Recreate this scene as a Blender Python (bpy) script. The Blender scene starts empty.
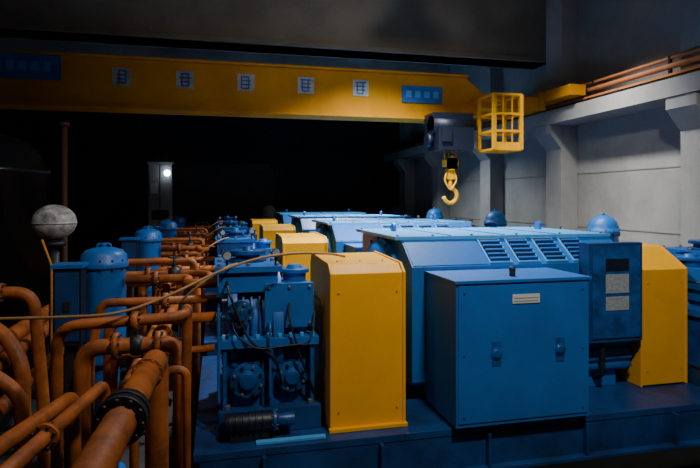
import bpy, bmesh, math, random
from mathutils import Vector, Matrix
random.seed(7)
D=bpy.data; C=bpy.context

# ---------------------------------------------------------------- materials
def mat(name, col, rough=0.45, metal=0.0, grime=0.35, scale=3.0, bump=0.12, spec=0.5, dark=0.25, emit=None):
    m=D.materials.new(name); m.use_nodes=True
    nt=m.node_tree; n=nt.nodes; l=nt.links; p=n['Principled BSDF']
    tc=n.new('ShaderNodeTexCoord'); no=n.new('ShaderNodeTexNoise')
    no.inputs['Scale'].default_value=scale; no.inputs['Detail'].default_value=8; no.inputs['Roughness'].default_value=0.65
    l.new(tc.outputs['Object'],no.inputs['Vector'])
    cr=n.new('ShaderNodeValToRGB')
    cr.color_ramp.elements[0].position=0.35; cr.color_ramp.elements[1].position=0.6
    cr.color_ramp.elements[0].color=(dark*col[0],dark*col[1],dark*col[2],1)
    cr.color_ramp.elements[1].color=(col[0],col[1],col[2],1)
    l.new(no.outputs['Fac'],cr.inputs['Fac'])
    mx=n.new('ShaderNodeMix'); mx.data_type='RGBA'; mx.inputs['Factor'].default_value=grime
    mx.inputs['A'].default_value=(*col,1); l.new(cr.outputs['Color'],mx.inputs['B'])
    l.new(mx.outputs['Result'],p.inputs['Base Color'])
    mr=n.new('ShaderNodeMapRange'); mr.inputs['To Min'].default_value=min(1,rough+0.15); mr.inputs['To Max'].default_value=max(0.05,rough-0.08)
    l.new(no.outputs['Fac'],mr.inputs['Value']); l.new(mr.outputs['Result'],p.inputs['Roughness'])
    p.inputs['Metallic'].default_value=metal
    p.inputs['Specular IOR Level'].default_value=spec
    n2=n.new('ShaderNodeTexNoise'); n2.inputs['Scale'].default_value=scale*9; n2.inputs['Detail'].default_value=4
    l.new(tc.outputs['Object'],n2.inputs['Vector'])
    b=n.new('ShaderNodeBump'); b.inputs['Strength'].default_value=bump; b.inputs['Distance'].default_value=0.01
    l.new(n2.outputs['Fac'],b.inputs['Height']); l.new(b.outputs['Normal'],p.inputs['Normal'])
    if emit:
        p.inputs['Emission Color'].default_value=(*emit[0],1); p.inputs['Emission Strength'].default_value=emit[1]
    return m

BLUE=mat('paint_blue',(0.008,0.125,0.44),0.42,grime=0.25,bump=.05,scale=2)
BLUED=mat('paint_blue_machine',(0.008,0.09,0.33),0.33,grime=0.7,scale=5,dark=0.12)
BLUEL=mat('paint_light_blue_and_highlight',(0.08,0.35,0.74),0.36,grime=0.15,bump=.05)  # pale blue for trim, also the painted-in light on motor tops and skid
SKID=mat('paint_blue_skid',(0.008,0.055,0.20),0.4,grime=0.7,scale=2,dark=.15)
NAVY=mat('paint_navy',(0.005,0.009,0.025),0.45)
YEL=mat('paint_yellow',(0.86,0.385,0.0),0.45,grime=0.15,scale=2.5,dark=0.5,bump=.05,spec=.3)
YELC=mat('paint_crane_yellow',(0.70,0.285,0.0),0.6,grime=0.45,scale=0.9,dark=0.45,bump=.05,spec=.2)
ORG=mat('paint_pipe_orange',(0.44,0.115,0.018),0.5,grime=0.75,scale=4,dark=0.15,spec=.4)
BRN=mat('paint_brown',(0.10,0.04,0.02),0.6)
STEEL=mat('dark_steel',(0.04,0.04,0.045),0.45,metal=0.6)
BLK=mat('black_rubber',(0.008,0.008,0.01),0.6)
GALV=mat('galvanised',(0.35,0.36,0.38),0.4,metal=0.8)
FOIL=mat('foil_wrap',(0.70,0.69,0.67),0.5,metal=0.1,scale=9,grime=0.85,bump=0.9,dark=.15)
GREY=mat('cabinet_grey',(0.30,0.32,0.34),0.5)
DOORG=mat('door_dark_grey',(0.05,0.05,0.055),0.7)
LABEL=mat('label_cream',(0.55,0.55,0.48),0.6,grime=0.1)
LABG=mat('label_grey',(0.33,0.36,0.38),0.6,grime=0.5,scale=30)
SIGNB=mat('sign_blue',(0.02,0.13,0.42),0.6)
SIGNW=mat('sign_faded',(0.45,0.45,0.40),0.6,grime=0.5,scale=6)
HOSE=mat('hose_tan',(0.36,0.19,0.06),0.5)
RED=mat('pipe_rust_orange',(0.50,0.17,0.05),0.5)
CONC=mat('concrete',(0.36,0.355,0.34),0.85,grime=0.6,scale=0.7,bump=0.4,spec=0.2,dark=0.55)
CONCD=mat('concrete_beam',(0.30,0.27,0.225),0.9,grime=0.7,scale=0.6,bump=0.4,spec=0.1,dark=0.5)
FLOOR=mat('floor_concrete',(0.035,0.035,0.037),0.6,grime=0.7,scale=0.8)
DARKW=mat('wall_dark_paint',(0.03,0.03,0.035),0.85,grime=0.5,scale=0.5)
TANK=mat('tank_dark',(0.012,0.012,0.014),0.3)
LAMP=mat('lamp_glow',(1,1,1),0.5,emit=((0.9,0.97,1.0),25))
CREAM=mat('cream_cap',(0.7,0.64,0.5),0.5)

# ---------------------------------------------------------------- mesh builder
class B:
    def __init__(s): s.bm=bmesh.new(); s.mats=[]
    def mi(s,m):
        if m not in s.mats: s.mats.append(m)
        return s.mats.index(m)
    def box(s,x0,x1,y0,y1,z0,z1,m,rot=None):
        c=Vector(((x0+x1)/2,(y0+y1)/2,(z0+z1)/2))
        M=Matrix.Translation(c)
        if rot: M=M@rot.to_4x4()
        M=M@Matrix.Diagonal((abs(x1-x0),abs(y1-y0),abs(z1-z0),1))
        r=bmesh.ops.create_cube(s.bm,size=1,matrix=M); k=s.mi(m)
        for f in {f for v in r['verts'] for f in v.link_faces}: f.material_index=k
    def prism(s,pts,axis,a0,a1,m):
        k=s.mi(m)
        def P(p,a):
            return {'x':(a,p[0],p[1]),'y':(p[0],a,p[1]),'z':(p[0],p[1],a)}[axis]
        v0=[s.bm.verts.new(P(p,a0)) for p in pts]; v1=[s.bm.verts.new(P(p,a1)) for p in pts]
        fs=[s.bm.faces.new(v0),s.bm.faces.new(v1[::-1])]
        n=len(pts)
        for i in range(n): fs.append(s.bm.faces.new((v0[i],v1[i],v1[(i+1)%n],v0[(i+1)%n])))
        for f in fs: f.material_index=k
        bmesh.ops.recalc_face_normals(s.bm,faces=fs)
    def rings(s,rings,m,cap=True):
        k=s.mi(m); vs=[[s.bm.verts.new(p) for p in r] for r in rings]; n=len(vs[0]); fs=[]
        for a,b in zip(vs,vs[1:]):
            for i in range(n):
                f=s.bm.faces.new((a[i],a[(i+1)%n],b[(i+1)%n],b[i])); f.smooth=True; fs.append(f)
        if cap:
            fs.append(s.bm.faces.new(vs[0][::-1])); fs.append(s.bm.faces.new(vs[-1]))
        for f in fs: f.material_index=k
        bmesh.ops.recalc_face_normals(s.bm,faces=fs)
    def lathe(s,o,d,prof,m,seg=28):
        o=Vector(o); d=Vector(d).normalized(); u=d.orthogonal().normalized(); w=d.cross(u)
        R=[]
        for t,r in prof:
            r=max(r,0.0008)
            R.append([o+d*t+(u*math.cos(2*math.pi*i/seg)+w*math.sin(2*math.pi*i/seg))*r for i in range(seg)])
        s.rings(R,m)
    def cyl(s,a,b,r,m,seg=20,r2=None):
        a=Vector(a); b=Vector(b); L=(b-a).length
        s.lathe(a,b-a,[(0,r),(L,r if r2 is None else r2)],m,seg)
    def ball(s,o,r,m,sq=1.0,seg=28):
        s.lathe(Vector(o)-Vector((0,0,r*sq)),(0,0,1),[(r*sq*(1-math.cos(math.pi*t/14)),r*math.sin(math.pi*t/14)) for t in range(15)],m,seg)
    def flange(s,o,d,r,m,t=0.04,bolts=8,bm_=None):
        o=Vector(o); d=Vector(d).normalized()
        s.lathe(o-d*t/2,d,[(0,r),(t,r)],m)
        u=d.orthogonal().normalized(); w=d.cross(u)
        for i in range(bolts):
            a=2*math.pi*(i+.5)/bolts; c=o+(u*math.cos(a)+w*math.sin(a))*r*0.84
            s.cyl(c-d*(t*.5+.018),c+d*(t*.5+.018),r*0.075+.004,bm_ or m,6)
    def tube(s,pts,r,m,bend=None,seg=14):
        pts=[Vector(p) for p in pts]; bend=bend if bend is not None else r*2.2
        path=[pts[0]]
        for i in range(1,len(pts)-1):
            p=pts[i]; a=pts[i-1]-p; b=pts[i+1]-p
            t=min(bend,a.length*.49,b.length*.49); A=p+a.normalized()*t; E=p+b.normalized()*t
            for k in range(7):
                q=k/6; path.append((1-q)**2*A+2*q*(1-q)*p+q*q*E)
        path.append(pts[-1])
        T=[]
        for i in range(len(path)):
            a=path[max(i-1,0)]; b=path[min(i+1,len(path)-1)]; T.append((b-a).normalized())
        u=T[0].orthogonal().normalized(); R=[]
        for i,p in enumerate(path):
            u=(u-T[i]*u.dot(T[i])).normalized(); w=T[i].cross(u)
            R.append([p+(u*math.cos(2*math.pi*j/seg)+w*math.sin(2*math.pi*j/seg))*r for j in range(seg)])
        s.rings(R,m)
    def done(s,name,bevel=0.0,loc=(0,0,0)):
        me=D.meshes.new(name); s.bm.to_mesh(me); s.bm.free()
        for m in s.mats: me.materials.append(m)
        o=D.objects.new(name,me); C.collection.objects.link(o); o.location=loc
        if bevel:
            b=o.modifiers.new('bevel','BEVEL'); b.width=bevel; b.segments=2; b.limit_method='ANGLE'; b.angle_limit=math.radians(50)
        return o
def copy(o,loc,name=None):
    c=o.copy(); c.location=loc; C.collection.objects.link(c); return c

# ---------------------------------------------------------------- room
XL,XR,Y0,Y1,ZC=-7.0,8.0,-3.0,24.0,8.0
def room(name,*a):
    b=B(); b.box(*a[:6],a[6]); return b.done(name)
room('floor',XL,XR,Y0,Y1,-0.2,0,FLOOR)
room('ceiling',XL,XR,Y0,Y1,ZC,ZC+.2,CONCD)
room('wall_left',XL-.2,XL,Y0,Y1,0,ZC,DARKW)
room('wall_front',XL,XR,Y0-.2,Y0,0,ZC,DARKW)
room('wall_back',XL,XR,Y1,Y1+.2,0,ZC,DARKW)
b=B(); b.box(XR,XR+.25,Y0,Y1,0,ZC,CONC)
for z in (1.2,2.4,3.6):
    b.box(XR-.012,XR,Y0,Y1,z-.012,z+.012,CONCD)
b.done('wall_right')
for i,y in enumerate((-.5,7.25,11.2,14.6,18.4,22)):
    b=B(); w=.62 if i else .8
    b.box(XR-.42,XR,y,y+w,0,ZC,CONC); b.prism([(XR-.42,4.15),(XR-.42,4.7),(XR-.72,4.7),(XR-.72,4.5)],'y',y,y+w,CONC)
    b.done('concrete_column',0.015)
b=B(); b.prism([(XR-.75,4.7),(XR-.02,4.7),(XR-.02,5.0),(XR-.75,5.0)],'y',Y0+.05,Y1-.05,CONC); b.done('crane_runway_beam')
b=B()
b.box(7.36,7.48,Y0+.1,Y1-.1,5.0,5.02,STEEL); b.box(7.40,7.44,Y0+.1,Y1-.1,5.02,5.08,STEEL); b.box(7.38,7.46,Y0+.1,Y1-.1,5.08,5.12,RED)
b.done('crane_rail')
b=B()
b.cyl((7.525,Y0+.2,5.28),(7.525,Y1-.2,5.28),.05,RED,14); b.cyl((7.535,Y0+.2,5.42),(7.535,Y1-.2,5.42),.03,RED,12)
for y in range(-2,23,2): b.box(7.50,7.55,y,y+.05,5.002,5.46,STEEL)
b.done('service_pipe_run')
for y in (4.0,12.3,18.5):
    b=B(); b.box(XL,XR,y,y+.7,6.38,ZC,CONCD); b.box(XL,XR,y-.05,y+.75,6.38,6.5,CONCD); b.done('ceiling_beam',0.02)

b=B(); b.box(-1.6,2.2,23.76,23.95,0,4.3,DOORG)
for i in range(26): b.box(-1.6,2.2,23.74,23.76,.1+i*.16,.22+i*.16,DOORG)
b.box(-1.75,-1.6,23.7,23.96,0,4.45,DOORG); b.box(2.2,2.35,23.7,23.96,0,4.45,DOORG); b.box(-1.75,2.35,23.7,23.96,4.3,4.5,DOORG)
b.done('door_1')

# ---------------------------------------------------------------- machines
b=B()
b.box(-.2,6.95,5.1,8.3,.68,.76,SKID); b.box(-.2,6.95,5.1,5.16,.36,.70,SKID); b.box(-.2,6.95,8.24,8.3,.36,.7,SKID)
b.box(-.2,-.14,5.1,8.3,.36,.7,SKID); b.box(6.89,6.95,5.1,8.3,.36,.7,SKID)
b.box(-.22,6.97,5.02,5.16,.33,.37,SKID)
for x in (0.4,1.5,2.6,3.7,4.8,5.9): b.box(x,x+.03,5.03,5.1,.37,.7,SKID)
b.box(.35,1.0,5.16,5.22,.76,.79,BLUEL)  # bright highlight on the skid top, painted as a pale strip
skid=b.done('machine_skid',0.006)
b=B(); b.box(-.1,6.85,5.25,8.2,0,.33,CONC); plinth=b.done('concrete_plinth',.01)

b=B()
b.prism([(5.3,.78),(6.45,.78),(6.45,2.28),(6.35,2.385),(5.42,2.36),(5.3,2.28)],'x',1.07,1.82,YEL)
for x in (1.063,1.8): b.prism([(5.285,.765),(6.46,.765),(6.46,2.29),(6.36,2.40),(5.41,2.375),(5.285,2.285)],'x',x,x+.03,YEL)
b.box(1.05,1.84,5.25,5.3,.762,.80,YEL)
for x in (1.15,1.74):
    for z in (.95,2.1): b.cyl((x,5.3,z),(x,5.285,z),.01,YELC,6)
for x in (1.2,1.44,1.68): b.cyl((x,5.6,2.36),(x,5.6,2.38),.01,YELC,6)
guard=b.done('coupling_guard',0.008)
b=B()
b.prism([(5.7,.78),(6.5,.78),(6.5,2.40),(6.1,2.40),(5.7,2.16)],'x',4.93,5.58,YEL)
b.prism([(5.69,.765),(6.51,.765),(6.51,2.415),(6.09,2.415),(5.69,2.17)],'x',4.92,4.95,YEL)
b.prism([(5.69,.765),(6.51,.765),(6.51,2.415),(6.09,2.415),(5.69,2.17)],'x',5.56,5.59,YEL)
for x in (5.02,5.5):
    for z in (.95,2.0): b.cyl((x,5.7,z),(x,5.685,z),.01,YELC,6)
guard2=b.done('coupling_guard',0.008)

# motor
b=B()
b.prism([(5.85,.95),(7.95,.95),(7.95,2.48),(7.85,2.55),(6.2,2.55),(5.80,2.26),(5.80,1.0)],'x',2.08,4.86,BLUE)
b.box(2.0,4.88,6.17,8.0,2.535,2.575,BLUEL)  # top plate coloured paler than the body to look lit from above
for x in (2.7,3.4,4.1): b.box(x,x+.02,6.2,7.98,2.575,2.583,BLUE)
for x in (2.06,2.5,3.0,3.6,4.2,4.8):
    for y in (6.25,7.9): b.cyl((x,y,2.575),(x,y,2.59),.016,STEEL,6)
for x in (2.35,4.55): b.lathe((x-.02,7.3,2.62),(1,0,0),[(0,.07),(.04,.07)],BLUE)
for x,d in ((2.08,-1),(4.86,1)):
    b.lathe((x,6.9,1.66),(d,0,0),[(0,.86),(.03,.86),(.03,.78),(.045,.7),(.045,.3),(.05,.25)] if d>0 else [(0,.88),(.06,.88),(.06,.82),(.10,.80),(.15,.62),(.16,.3),(.19,.28)],BLUE,40)
    if d<0:
        for i in range(16):
            a=i*math.pi/8; c=Vector((x-.06,6.9+.85*math.cos(a),1.66+.85*math.sin(a))); b.cyl(c,c-Vector((.02,0,0)),.02,STEEL,6)
for x in (2.3,4.3):
    b.box(x,x+.4,5.85,6.3,.765,.97,BLUE); b.box(x,x+.4,7.5,7.95,.765,.97,BLUE)
for i in range(7): b.box(4.0,4.86,5.77,5.80,1.0+i*.1,1.03+i*.1,BLUED)
sl=math.atan2(.29,.40); rot=Matrix.Rotation(sl,3,'X')
def slope(x0,x1,s0,s1,h0,h1,m):
    L=math.hypot(.29,.40); s=(s0+s1)/2; yc=5.80+.40*s-math.sin(sl)*(h0+h1)/2; zc=2.26+.29*s+math.cos(sl)*(h0+h1)/2
    hw=(s1-s0)*L/2; b.box(x0,x1,yc-hw,yc+hw,zc-(h1-h0)/2,zc+(h1-h0)/2,m,rot)
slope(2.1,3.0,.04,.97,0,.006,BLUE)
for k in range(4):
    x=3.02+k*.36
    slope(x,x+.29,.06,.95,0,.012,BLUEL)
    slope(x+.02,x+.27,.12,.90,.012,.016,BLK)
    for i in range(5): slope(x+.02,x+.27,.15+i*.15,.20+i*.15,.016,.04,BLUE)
b.box(2.24,3.70,5.0,5.79,.80,2.20,BLUE)
b.box(2.22,3.72,4.98,5.79,2.19,2.22,BLUE)
b.box(2.26,3.68,4.99,5.0,.84,2.17,BLUE)
for x in (2.66,3.36):
    b.lathe((x,4.99,1.50),(0,-1,0),[(0,.06),(.012,.06),(.012,.045),(.02,.04),(.022,.02)],BLUED,20)
    b.box(x-.05,x+.05,4.985,4.99,1.38,1.62,BLUED)
b.box(2.83,3.13,4.982,4.99,1.98,2.07,LABEL)
for i in range(2): b.box(2.85,3.11,4.979,4.982,2.0+i*.03,2.01+i*.03,LABG)
for x in (2.32,3.62):
    for z in (.9,1.5,2.1): b.cyl((x,4.99,z),(x,4.982,z),.012,BLUED,6)
b.cyl((2.95,5.2,2.22),(2.95,5.2,2.27),.03,STEEL,10); b.ball((2.95,5.2,2.29),.035,STEEL)
b.box(4.16,4.88,5.62,5.80,1.35,2.50,SKID); b.box(4.2,4.84,5.605,5.62,1.40,2.46,BLUED)
b.box(4.37,4.68,5.598,5.605,1.92,2.14,LABG); b.box(4.37,4.68,5.598,5.605,1.72,1.88,LABG); b.box(4.37,4.68,5.598,5.605,2.18,2.32,NAVY)
b.cyl((4.4,5.7,1.35),(4.4,5.7,1.05),.03,STEEL,10); b.tube([(4.4,5.7,1.1),(4.4,5.7,.95),(4.4,5.9,.85)],.03,BLK)
motor=b.done('electric_motor',0.007)

# screw compressor
def compressor():
    b=B()
    cy=6.12; cz=1.68
    b.lathe((.06,cy,cz),(1,0,0),[(0,.28),(.02,.42),(.05,.48),(.05,.60),(.14,.60),(.14,.50),(.48,.52),(.48,.64),(.58,.64),(.58,.48),(.74,.44),(.76,.52),(.82,.52),(.82,.30),(.90,.26),(.94,.2)],BLUE,40)
    for X,R in ((.16,.55),(.59,.59)):
        for i in range(20):
            a=i*math.pi/10; c=Vector((X,cy+R*math.cos(a),cz+R*math.sin(a))); b.cyl(c-Vector((.11,0,0)),c+Vector((.03,0,0)),.022,BLUEL if i%2 else GALV,6)
    for x in (.25,.33,.41): b.lathe((x,cy,cz),(1,0,0),[(0,.55),(.02,.55)],BLUED,40)
    b.box(.0,.98,5.44,6.75,cz-.10,cz-.02,BLUE)
    for i in range(9):
        x=.06+i*.108; b.cyl((x,5.475,cz-.02),(x,5.475,cz+.02),.022,BLUEL,6); b.cyl((x,5.475,cz-.14),(x,5.475,cz-.10),.02,STEEL,6)
    b.box(.06,.94,5.56,6.65,.98,cz-.10,BLUED)
    for x in (.06,.50,.90): b.box(x,x+.035,5.46,5.58,.98,cz-.10,BLUED)
    b.box(.02,1.0,5.42,6.75,.765,.99,SKID)
    for x in (.10,.90): b.cyl((x,5.47,.99),(x,5.47,1.04),.03,GALV,6)
    for x,z,r in ((.29,1.26,.17),(.72,1.27,.15),(.22,1.90,.13)):
        b.lathe((x,5.60,z),(0,-1,0),[(0,r*.8),(.08,r*.8),(.08,r),(.13,r),(.13,r*.55),(.17,r*.45),(.175,r*.2)],BLUED,28)
        for i in range(8):
            a=(i+.5)*math.pi/4; c=Vector((x+r*.8*math.cos(a),5.47,z+r*.8*math.sin(a))); b.cyl(c,c-Vector((0,.022,0)),.016,GALV if i%2 else STEEL,6)
    b.box(.48,.92,5.55,5.95,1.76,2.16,BLUE); b.box(.46,.94,5.52,5.55,1.74,2.18,BLUE)
    for x in (.50,.70,.90):
        for z in (1.78,2.14): b.cyl((x,5.52,z),(x,5.50,z),.015,GALV,6)
    b.box(.02,.60,5.66,6.60,2.08,2.30,BLUE); b.box(-.02,.64,5.62,6.64,2.28,2.34,BLUE)
    for x in (.03,.31,.59):
        for y in (5.67,6.12,6.58): b.cyl((x,y,2.34),(x,y,2.37),.024,GALV,6)
    b.lathe((.33,6.15,2.34),(0,0,1),[(0,.2),(.03,.2),(.03,.13),(.08,.13),(.08,.19),(.12,.19),(.12,.06),(.16,.05)],BLUED)
    b.lathe((.80,5.9,2.12),(0,0,1),[(0,.12),(.12,.12),(.12,.155),(.16,.155),(.16,.09),(.20,.07)],BLUE)
    b.lathe((-.14,6.35,1.9),(1,0,0),[(0,.1),(.02,.14),(.24,.14)],BLUE,24)
    b.cyl((.08,5.30,.93),(.52,5.30,.93),.085,NAVY,20); b.flange((.53,5.30,.93),(1,0,0),.10,BLUED,.03,6,STEEL); b.cyl((.54,5.30,.93),(.72,5.30,.93),.06,BLUED,16)
    b.box(.12,.48,5.26,5.36,.765,.86,STEEL)
    for x in range(6): b.cyl((.11+x*.06,5.30,.93),(.125+x*.06,5.30,.93),.095,NAVY,20)
    for x,y,z0,z1,r,m in ((.02,5.43,1.05,1.95,.014,BLUE),(1.0,5.48,.98,2.0,.012,STEEL),(.50,5.40,1.08,1.80,.013,BLUE)):
        b.tube([(x,5.7,z0),(x,y,z0),(x,y,z1),(x,5.75,z1)],r,m,.06,8)
    b.tube([(.1,5.7,2.2),(.10,5.42,2.15),(.3,5.38,1.65),(.55,5.38,1.5),(.62,5.46,1.2)],.012,BLK,.12,8)
    b.tube([(.7,5.55,2.0),(.68,5.40,1.85),(.80,5.38,1.45),(.94,5.46,1.1)],.012,BLK,.12,8)
    b.tube([(.15,5.55,1.9),(.15,5.36,1.75),(.35,5.36,1.58),(.9,5.36,1.62),(.95,5.5,1.9)],.008,STEEL,.12,8)
    for x,z in ((.1,2.42),(.58,2.44)):
        b.cyl((x,5.66,2.3),(x,5.66,z),.012,STEEL,8); b.cyl((x,5.62,z+.03),(x,5.66,z+.03),.045,BLK,20); b.cyl((x,5.615,z+.03),(x,5.62,z+.03),.038,LABG,20)
    # small hoses from the terminal side
    b.tube([(-.35,5.36,2.05),(-.1,5.36,2.26),(.10,5.5,2.36),(.2,5.75,2.36)],.011,HOSE,.12,8)
    return b.done('screw_compressor',0.004)
comp=compressor()

b=B()
sx,sy=6.75,8.72
b.lathe((sx,sy,0),(0,0,1),[(0,.3),(.03,.3),(.03,.2),(.8,.2),(.8,.25),(2.38,.25),(2.40,.275),(2.46,.275),(2.47,.26),(2.54,.25),(2.62,.22),(2.69,.15),(2.725,.07),(2.73,0)],BLUE)
for i in range(12):
    a=i*math.pi/6; b.cyl((sx+.265*math.cos(a),sy+.265*math.sin(a),2.36),(sx+.265*math.cos(a),sy+.265*math.sin(a),2.48),.012,STEEL,6)
b.cyl((sx,sy,2.72),(sx,sy,2.77),.03,BLUE,10)
dome=b.done('suction_strainer',0)

b=B()
vx,vy=-1.2,6.6
b.lathe((vx,vy,.0),(0,0,1),[(0,.22),(.04,.22),(.04,.16),(1.2,.16),(1.25,.225),(1.3,.225),(2.25,.225),(2.27,.25),(2.33,.25),(2.34,.24),(2.40,.235),(2.45,.19),(2.48,.1),(2.49,0)],BLUE,36)
for i in range(12):
    a=i*math.pi/6; b.cyl((vx+.235*math.cos(a),vy+.235*math.sin(a),2.24),(vx+.235*math.cos(a),vy+.235*math.sin(a),2.36),.013,STEEL,6)
b.cyl((vx,vy,2.48),(vx,vy,2.53),.03,BLUE,12)
b.tube([(vx-.07,vy,2.45),(vx-.07,vy,2.52),(vx+.07,vy,2.52),(vx+.07,vy,2.45)],.012,BLUE,.03,8)
filt=b.done('oil_filter_vessel',0.003)
b=B()
b.box(-1.57,-1.31,6.04,6.28,1.55,2.33,NAVY); b.box(-1.59,-1.29,6.02,6.30,2.32,2.36,BLUE); b.box(-1.55,-1.33,6.025,6.04,1.6,2.28,SKID)
b.box(-1.47,-1.41,6.01,6.025,1.9,2.0,STEEL); b.box(-1.48,-1.40,6.1,6.2,0,1.55,STEEL); b.box(-1.55,-1.33,6.04,6.26,0,.03,STEEL)
jbox=b.done('junction_box',0.004)

def pipework():
    b=B()
    b.tube([(-.965,6.5,2.13),(-.30,6.5,2.13),(-.30,6.05,2.13),(.01,6.05,2.13)],.048,ORG,.12)
    b.tube([(-1.2,5.9,.02),(-1.2,5.9,1.45),(-1.1,5.9,1.99),(-.9,5.9,1.99),(.0,5.9,1.99)],.042,ORG,.12)
    b.tube([(-.98,5.62,.02),(-.98,5.62,1.86),(.0,5.62,1.86)],.05,ORG,.13)
    b.tube([(-1.12,5.2,.02),(-1.12,5.2,1.73),(-.31,5.2,1.73),(-.31,5.2,.02)],.07,ORG,.16)
    b.tube([(-.9,5.42,.02),(-.9,5.42,1.58),(-.02,5.46,1.60)],.033,ORG,.1)
    b.tube([(-1.55,7.15,.02),(-1.55,7.15,2.1),(-.25,7.15,2.1),(-.08,7.0,2.1),(-.08,6.6,2.1)],.042,ORG,.12)
    b.tube([(-1.42,7.5,.02),(-1.42,7.5,2.22),(-.26,7.5,2.22),(-.26,7.5,.02)],.038,ORG,.12)
    b.tube([(-1.4,7.9,.02),(-1.4,7.9,1.9),(-.3,7.9,1.9),(-.3,7.9,.02)],.052,ORG,.13)
    b.tube([(-1.5,8.3,.02),(-1.5,8.3,2.12),(-.35,8.3,2.12),(-.35,8.75,2.12),(-.35,8.75,.02)],.045,ORG,.13)
    b.tube([(-.62,5.25,1.42),(-.62,9.25,1.42)],.07,ORG)
    b.tube([(-.82,5.45,1.25),(-.82,9.45,1.25)],.055,ORG)
    b.tube([(-.55,6.6,2.02),(-.55,8.8,2.02),(-.55,8.8,1.42)],.042,ORG,.12)
    for p,d,r in (((-.65,6.5,2.13),(1,0,0),.085),((-.5,5.9,1.99),(1,0,0),.08),((-.3,5.62,1.86),(1,0,0),.09),((-.85,5.2,1.73),(1,0,0),.115),((-.5,5.2,1.73),(1,0,0),.115),((-.8,7.15,2.1),(1,0,0),.08),((-.8,7.9,1.9),(1,0,0),.1),((-.62,6.9,1.42),(0,1,0),.115)):
        b.flange(p,d,r,ORG,.045,8,STEEL)
    for x,y,z in ((-.68,5.2,1.73),(-.5,7.15,2.1)):
        b.ball((x,y,z),.085,STEEL,1.1,16); b.cyl((x,y,z),(x,y,z+.2),.018,STEEL,8)
        b.tube([(x+.075*math.cos(a*math.pi/6),y+.075*math.sin(a*math.pi/6),z+.2) for a in range(13)],.009,STEEL,.01,6)
        b.box(x-.07,x+.07,y-.006,y+.006,z+.193,z+.207,STEEL)
    for y in (5.32,7.65):
        b.box(-.74,-.68,y-.04,y+.04,0,1.33,STEEL); b.box(-1.0,-.4,y-.03,y+.03,1.14,1.19,STEEL)
    return b.done('oil_pipework',0)
pw=pipework()

units=[0,4,8,12]
for k in units[1:]:
    for o in (skid,plinth,guard,guard2,motor,comp,dome,filt,jbox,pw): copy(o,(0,k,0))
for k in units:
    c=copy(comp,(6.64,k,0)); c.scale=(-1,1,1)

b=B()
b.tube([(-1.72,3.0,.02),(-1.72,3.0,1.3),(-1.72,17.2,1.3),(-1.72,17.2,.02)],.06,ORG)
b.tube([(-2.12,3.4,.02),(-2.12,3.4,1.35),(-2.12,17.0,1.35),(-2.12,17.0,.02)],.08,ORG)
b.tube([(-2.42,3.0,.02),(-2.42,3.0,1.35),(-2.42,17.2,1.35),(-2.42,17.2,.02)],.1,ORG)
for y in (4.2,8.2,12.2,16.2):
    b.box(-2.56,-1.62,y,y+.06,1.17,1.23,STEEL)
    for x in (-2.56,-1.86): b.box(x,x+.06,y,y+.06,0,1.17,STEEL)
b.done('header_pipes')

b=B()
R=.072
b.tube([(-.44,2.0,2.03),(-.37,3.75,2.0),(-.37,3.75,.9),(-.37,3.75,.02)],R,ORG,.12,24)
b.flange((-.413,2.66,2.02),(.04,1,-.017),.112,STEEL,.05,10,STEEL); b.flange((-.41,2.735,2.018),(.04,1,-.017),.112,STEEL,.05,10,STEEL)
b.flange((-.384,3.4,2.005),(.04,1,-.017),.088,ORG,.04,8,ORG)
b.tube([(-.44,2.03,2.03),(-.443,1.9,2.031),(-.443,1.9,1.7),(-.443,1.9,.02)],R,ORG,.12,24)
b.done('discharge_pipe')
b=B()
b.tube([(-1.14,4.5,.02),(-1.14,4.5,2.07),(-.24,4.5,2.10),(-.24,4.95,2.10),(-.26,4.95,1.0),(-.28,4.95,.02)],.042,ORG,.16,16)
b.flange((-1.14,4.5,1.45),(0,0,1),.085,ORG,.05,8,STEEL); b.flange((-.6,4.5,2.085),(1,0,0),.075,ORG,.05,8,STEEL)
b.tube([(-.23,4.62,.02),(-.23,4.62,1.66),(-.4,4.62,1.66),(-.4,4.62,.02)],.033,ORG,.1,12)
b.done('oil_return_pipe')
b=B()
b.tube([(-1.0,2.3,1.78),(-.76,4.2,1.72),(-.76,4.2,.02)],.040,ORG,.12,16)
b.tube([(-1.28,2.5,1.72),(-.98,4.3,1.62),(-.98,4.3,.02)],.048,ORG,.12,16)
b.tube([(-.72,2.4,1.55),(-.58,4.3,1.5),(-.58,4.3,.02)],.033,ORG,.12,16)
b.tube([(-1.0,2.33,1.78),(-1.0,2.2,1.78),(-1.0,2.2,.02)],.040,ORG,.1,16)
b.tube([(-1.28,2.53,1.72),(-1.28,2.4,1.72),(-1.28,2.4,.02)],.048,ORG,.1,16)
b.tube([(-.72,2.43,1.55),(-.72,2.3,1.55),(-.72,2.3,.02)],.033,ORG,.1,16)
b.box(-1.45,-.55,3.3,3.36,1.46,1.50,STEEL); b.box(-1.45,-1.39,3.3,3.36,0,1.5,STEEL); b.box(-.61,-.55,3.3,3.36,0,1.5,STEEL)
b.flange((-.88,3.25,1.75),(.12,1,-.03),.07,ORG,.04,8,STEEL)
b.done('cooling_water_pipes')
b=B()
b.tube([(-2.6,5.8,.02),(-2.6,5.8,2.14),(-1.67,5.8,2.14),(-1.58,5.8,1.0),(-1.58,5.8,.02)],.055,ORG,.18,16)
b.tube([(-2.65,5.3,.02),(-2.65,5.3,1.98),(-1.85,5.3,1.98),(-1.55,5.1,1.7),(-1.55,5.1,.02)],.06,ORG,.2,16)
b.tube([(-2.65,4.8,.02),(-2.65,4.8,1.75),(-1.8,4.8,1.75),(-1.45,4.8,1.5),(-1.45,4.8,.02)],.055,ORG,.2,16)
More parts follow.
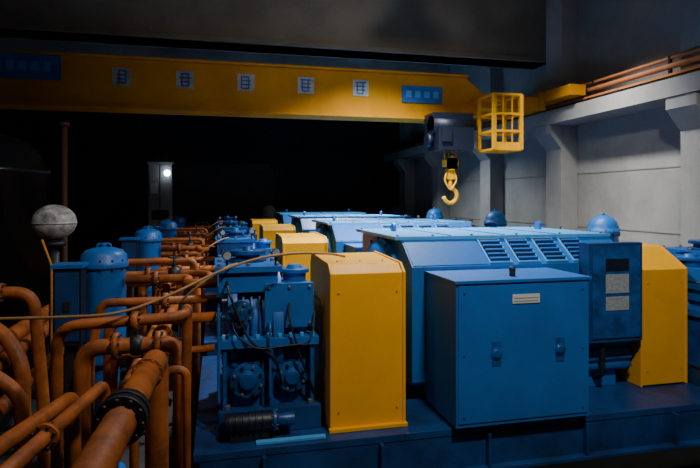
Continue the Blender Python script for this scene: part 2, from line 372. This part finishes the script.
for x,y,z,r in ((-1.95,5.8,2.14,.09),(-2.0,5.3,1.98,.1),(-1.95,4.8,1.75,.1)): b.flange((x,y,z),(1,0,0),r,ORG,.05,8,STEEL)
b.done('suction_pipes')
b=B()
b.tube([(-2.85,4.45,.02),(-2.85,4.45,1.9),(-1.7,4.40,2.17),(-1.1,4.38,2.16),(-.7,4.38,2.16),(-.35,4.7,2.24),(-.02,4.9,2.38),(.35,5.1,2.48),(.75,5.3,2.50),(1.15,5.6,2.45),(1.3,5.7,2.41)],.012,HOSE,.25,8)
b.done('flexible_hose')

b=B()
b.ball((-1.93,7.5,2.73),.25,FOIL,.86,32)
b.cyl((-1.93,7.5,.02),(-1.93,7.5,2.55),.06,STEEL); b.lathe((-1.93,7.5,2.44),(0,0,1),[(0,.13),(.05,.13),(.05,.09),(.1,.09)],STEEL)
b.lathe((-1.93,7.5,2.71),(0,0,1),[(0,.254),(.02,.254)],FOIL,32)
b.done('insulated_valve_head')
b=B()
b.tube([(-1.83,7.0,.02),(-1.83,7.0,2.25),(-1.93,7.0,2.55)],.013,YELC,.05,8)
b.done('grab_rail')
b=B()
b.lathe((-3.5,10,0),(0,0,1),[(0,.5),(.3,.5),(.3,.8),(3.4,.8),(3.42,.84),(3.5,.84),(3.52,.8),(3.75,.72),(3.95,.5),(4.05,.2),(4.07,0)],TANK,48)
b.flange((-3.3,9.22,2.8),(0,-1,0),.28,TANK,.06,12,STEEL)
b.done('receiver_tank')
b=B(); b.cyl((-2.25,9.3,.0),(-2.25,9.3,4.15),.042,BRN,16); b.flange((-2.25,9.3,4.15),(0,0,1),.07,BRN); b.flange((-2.25,9.3,.03),(0,0,1),.09,BRN)
b.done('riser_pipe')

b=B()
b.box(-1.82,-1.5,18.25,18.45,0,4.4,STEEL)
b.box(-2.02,-1.34,17.95,18.25,2.2,4.12,GREY); b.box(-1.98,-1.38,17.93,17.95,2.24,4.08,GREY); b.box(-1.69,-1.67,17.92,17.935,2.24,4.08,STEEL)
b.box(-1.95,-1.75,17.915,17.93,3.2,3.5,LABEL); b.box(-2.06,-1.30,17.9,18.28,4.12,4.16,GREY)
b.box(-1.92,-1.42,17.925,17.93,2.4,2.7,STEEL)
b.cyl((-1.46,17.94,3.82),(-1.46,17.82,3.82),.07,STEEL,16); b.cyl((-1.46,17.82,3.82),(-1.46,17.80,3.82),.09,LAMP,20)
b.done('control_cabinet',.005)
b=B()
b.lathe((1.9,20.9,0),(0,0,1),[(0,.12),(.02,.12),(.02,.06),(2.3,.06),(2.3,.24),(2.6,.24),(2.7,.2),(2.78,.12),(2.8,0)],CREAM)
b.done('air_intake_filter')

# ---------------------------------------------------------------- overhead crane
b=B()
gy=11.0
b.box(-6.6,5.15,gy,gy+.5,4.72,5.60,YELC)
b.box(-6.6,5.2,gy-.05,gy+.55,4.68,4.73,YELC); b.box(-6.6,5.2,gy-.05,gy+.55,5.60,5.65,YELC)
b.box(-6.6,6.9,gy+1.0,gy+1.25,4.95,5.3,YELC)
b.prism([(5.15,4.72),(5.5,4.98),(7.0,4.98),(7.0,5.25),(5.6,5.25),(5.15,5.60)],'y',gy+.02,gy+.48,YELC)
b.box(7.02,7.40,gy-.9,gy+2.2,5.16,5.38,YELC)
b.box(6.9,7.05,gy,gy+1.25,4.98,5.36,YELC)
for y in (gy-.7,gy+2.0): b.cyl((7.39,y,5.24),(7.46,y,5.24),.115,STEEL)
b.box(-6.98,-6.6,gy-.9,gy+2.2,4.9,5.3,YELC)
for x in range(-6,5,2): b.box(x-.005,x+.005,gy-.005,gy,4.73,5.60,YELC)
def sign(x,z,s,glyph):
    b.box(x-s,x+s,gy-.012,gy-.004,z-s,z+s,SIGNW)
    random.seed(glyph+10)
    st=SIGNB
    for i in range(4):
        zz=z-s*.7+i*s*.45; w=s*(.3+.4*random.random()); b.box(x-w,x+w,gy-.016,gy-.012,zz-.014,zz+.014,st)
    for i in range(2):
        xx=x+(-.35+.7*i)*s+random.uniform(-.15,.15)*s; b.box(xx-.014,xx+.014,gy-.016,gy-.012,z-s*.7,z+s*.75,st)
for i,px in enumerate((-1.70,-.58,.55,1.72,2.84)): sign(px,5.27,.165,i)
b.box(-6.2,-2.72,gy-.03,gy-.004,5.15,5.6,SIGNB)
b.box(3.72,4.60,gy-.03,gy-.004,5.02,5.36,SIGNB)
for i in range(4): b.box(3.80+i*.2,3.92+i*.2,gy-.034,gy-.03,5.12,5.26,BLUEL)
for i in range(5): b.box(-3.8+i*.2,-3.68+i*.2,gy-.034,gy-.03,5.3,5.46,BLUEL)
b.box(4.2,5.05,gy-.55,gy-.02,4.40,4.75,NAVY)
b.box(4.25,5.0,gy-.7,gy-.1,4.0,4.45,NAVY); b.cyl((4.2,gy-.4,4.5),(5.05,gy-.4,4.5),.2,NAVY); b.box(4.3,4.5,gy-.75,gy-.6,4.15,4.4,NAVY)
b.cyl((4.2,gy-.4,4.2),(4.1,gy-.4,4.2),.14,NAVY)
for x in (4.5,4.58,4.66,4.74): b.cyl((x,gy-.4,3.7),(x,gy-.4,4.1),.012,YEL,6)
b.box(4.50,4.74,gy-.5,gy-.3,3.62,3.86,STEEL); b.lathe((4.62,gy-.5,3.74),(0,1,0),[(0,.14),(.2,.14)],YEL)
b.box(4.55,4.69,gy-.46,gy-.34,3.42,3.64,YEL)
hk=[(4.62,gy-.4,3.45),(4.62,gy-.4,3.28)]
cz=3.09
hk+= [(4.62+.15*math.sin(a),gy-.4,cz+.16*math.cos(a)) for a in [math.radians(t) for t in (20,60,100,140,180,220,262)]]
b.tube(hk,.042,YEL,.05,10)
b.tube([(4.55,gy-.42,3.6),(4.47,gy-.44,3.4),(4.60,gy-.46,3.18),(4.75,gy-.44,3.4),(4.69,gy-.42,3.6)],.022,YEL,.08,8)
b.done('overhead_crane')
b=B()
cx0,cx1,cy0,cy1,z0,z1=5.28,5.86,gy-1.0,gy-.35,4.0,5.08
t=.035
for x in (cx0,cx1):
    for y in (cy0,cy1): b.box(x-t,x+t,y-t,y+t,z0,z1,YEL)
for z in (z0,z0+.36,z0+.7,z1):
    for y in (cy0,cy1): b.box(cx0,cx1,y-.024,y+.024,z-.024,z+.024,YEL)
    for x in (cx0,cx1): b.box(x-.024,x+.024,cy0,cy1,z-.024,z+.024,YEL)
for i in (1,2):
    x=cx0+(cx1-cx0)*i/3; b.box(x-.012,x+.012,cy0-.012,cy0+.012,z0,z1,YEL)
b.box(cx0,cx1,cy0,cy1,z0-.03,z0,YEL); b.box(cx0,cx1,cy0-.01,cy0+.01,z0,z0+.14,YEL)
b.box(cx0,cx0+.06,cy1,gy+.0,z1-.06,z1,YEL); b.box(cx1-.06,cx1,cy1,gy+.0,z1-.06,z1,YEL)
b.done('maintenance_cage')

# ---------------------------------------------------------------- lights
def area(name,loc,tgt,size,e,col=(1,1,1),spread=180):
    L=D.lights.new(name,'AREA'); L.shape='DISK'; L.size=size; L.energy=e; L.color=col; L.spread=math.radians(spread)
    o=D.objects.new(name,L); C.collection.objects.link(o); o.location=loc
    o.rotation_euler=(Vector(tgt)-Vector(loc)).to_track_quat('-Z','Y').to_euler(); return o
def overhead_light(x,y,z,tgt,e,col=(1,.97,.92),spread=150,size=.55):
    b=B(); b.lathe((x,y,z+.03),(0,0,1),[(0,.36),(.02,.37),(.2,.22),(.32,.12),(.45,.1)],GALV); b.cyl((x,y,z+.45),(x,y,ZC-.005),.02,STEEL,8)
    b.done('added_lamp_housing')  # housing added so each area light has a fixture
    area('bay_and_fill_light',(x,y,z),tgt,size,e,col,spread)
overhead_light(2.4,1.6,7.2,(3.4,6.5,1.5),345)
overhead_light(3.0,8.6,7.0,(3.0,8.8,0),400,(.9,.96,1),105)
overhead_light(4.0,15.6,7.0,(4.0,15.0,0),420,(.85,.95,1),110)
overhead_light(-1.6,3.2,7.2,(-1.0,6,1),48,(1,.93,.85))
overhead_light(5.4,8.6,7.0,(8.0,9.4,2.2),105,(1,.98,.95),70)  # spot added to brighten the right wall
overhead_light(2.2,6.4,7.3,(2.6,12.3,7.0),30,(1,.94,.84),110,.4)  # fill light added to lift the ceiling beam face
w=D.worlds.new('World'); C.scene.world=w; w.use_nodes=True
w.node_tree.nodes['Background'].inputs[0].default_value=(.5,.55,.6,1); w.node_tree.nodes['Background'].inputs[1].default_value=.02

cam=D.cameras.new('Camera'); cam.lens=28.8; cam.sensor_width=36; cam.shift_y=-34/700
o=D.objects.new('Camera',cam); C.collection.objects.link(o); o.location=(0,0,3.0)
o.rotation_euler=(math.radians(90),0,math.radians(-13.4)); C.scene.camera=o
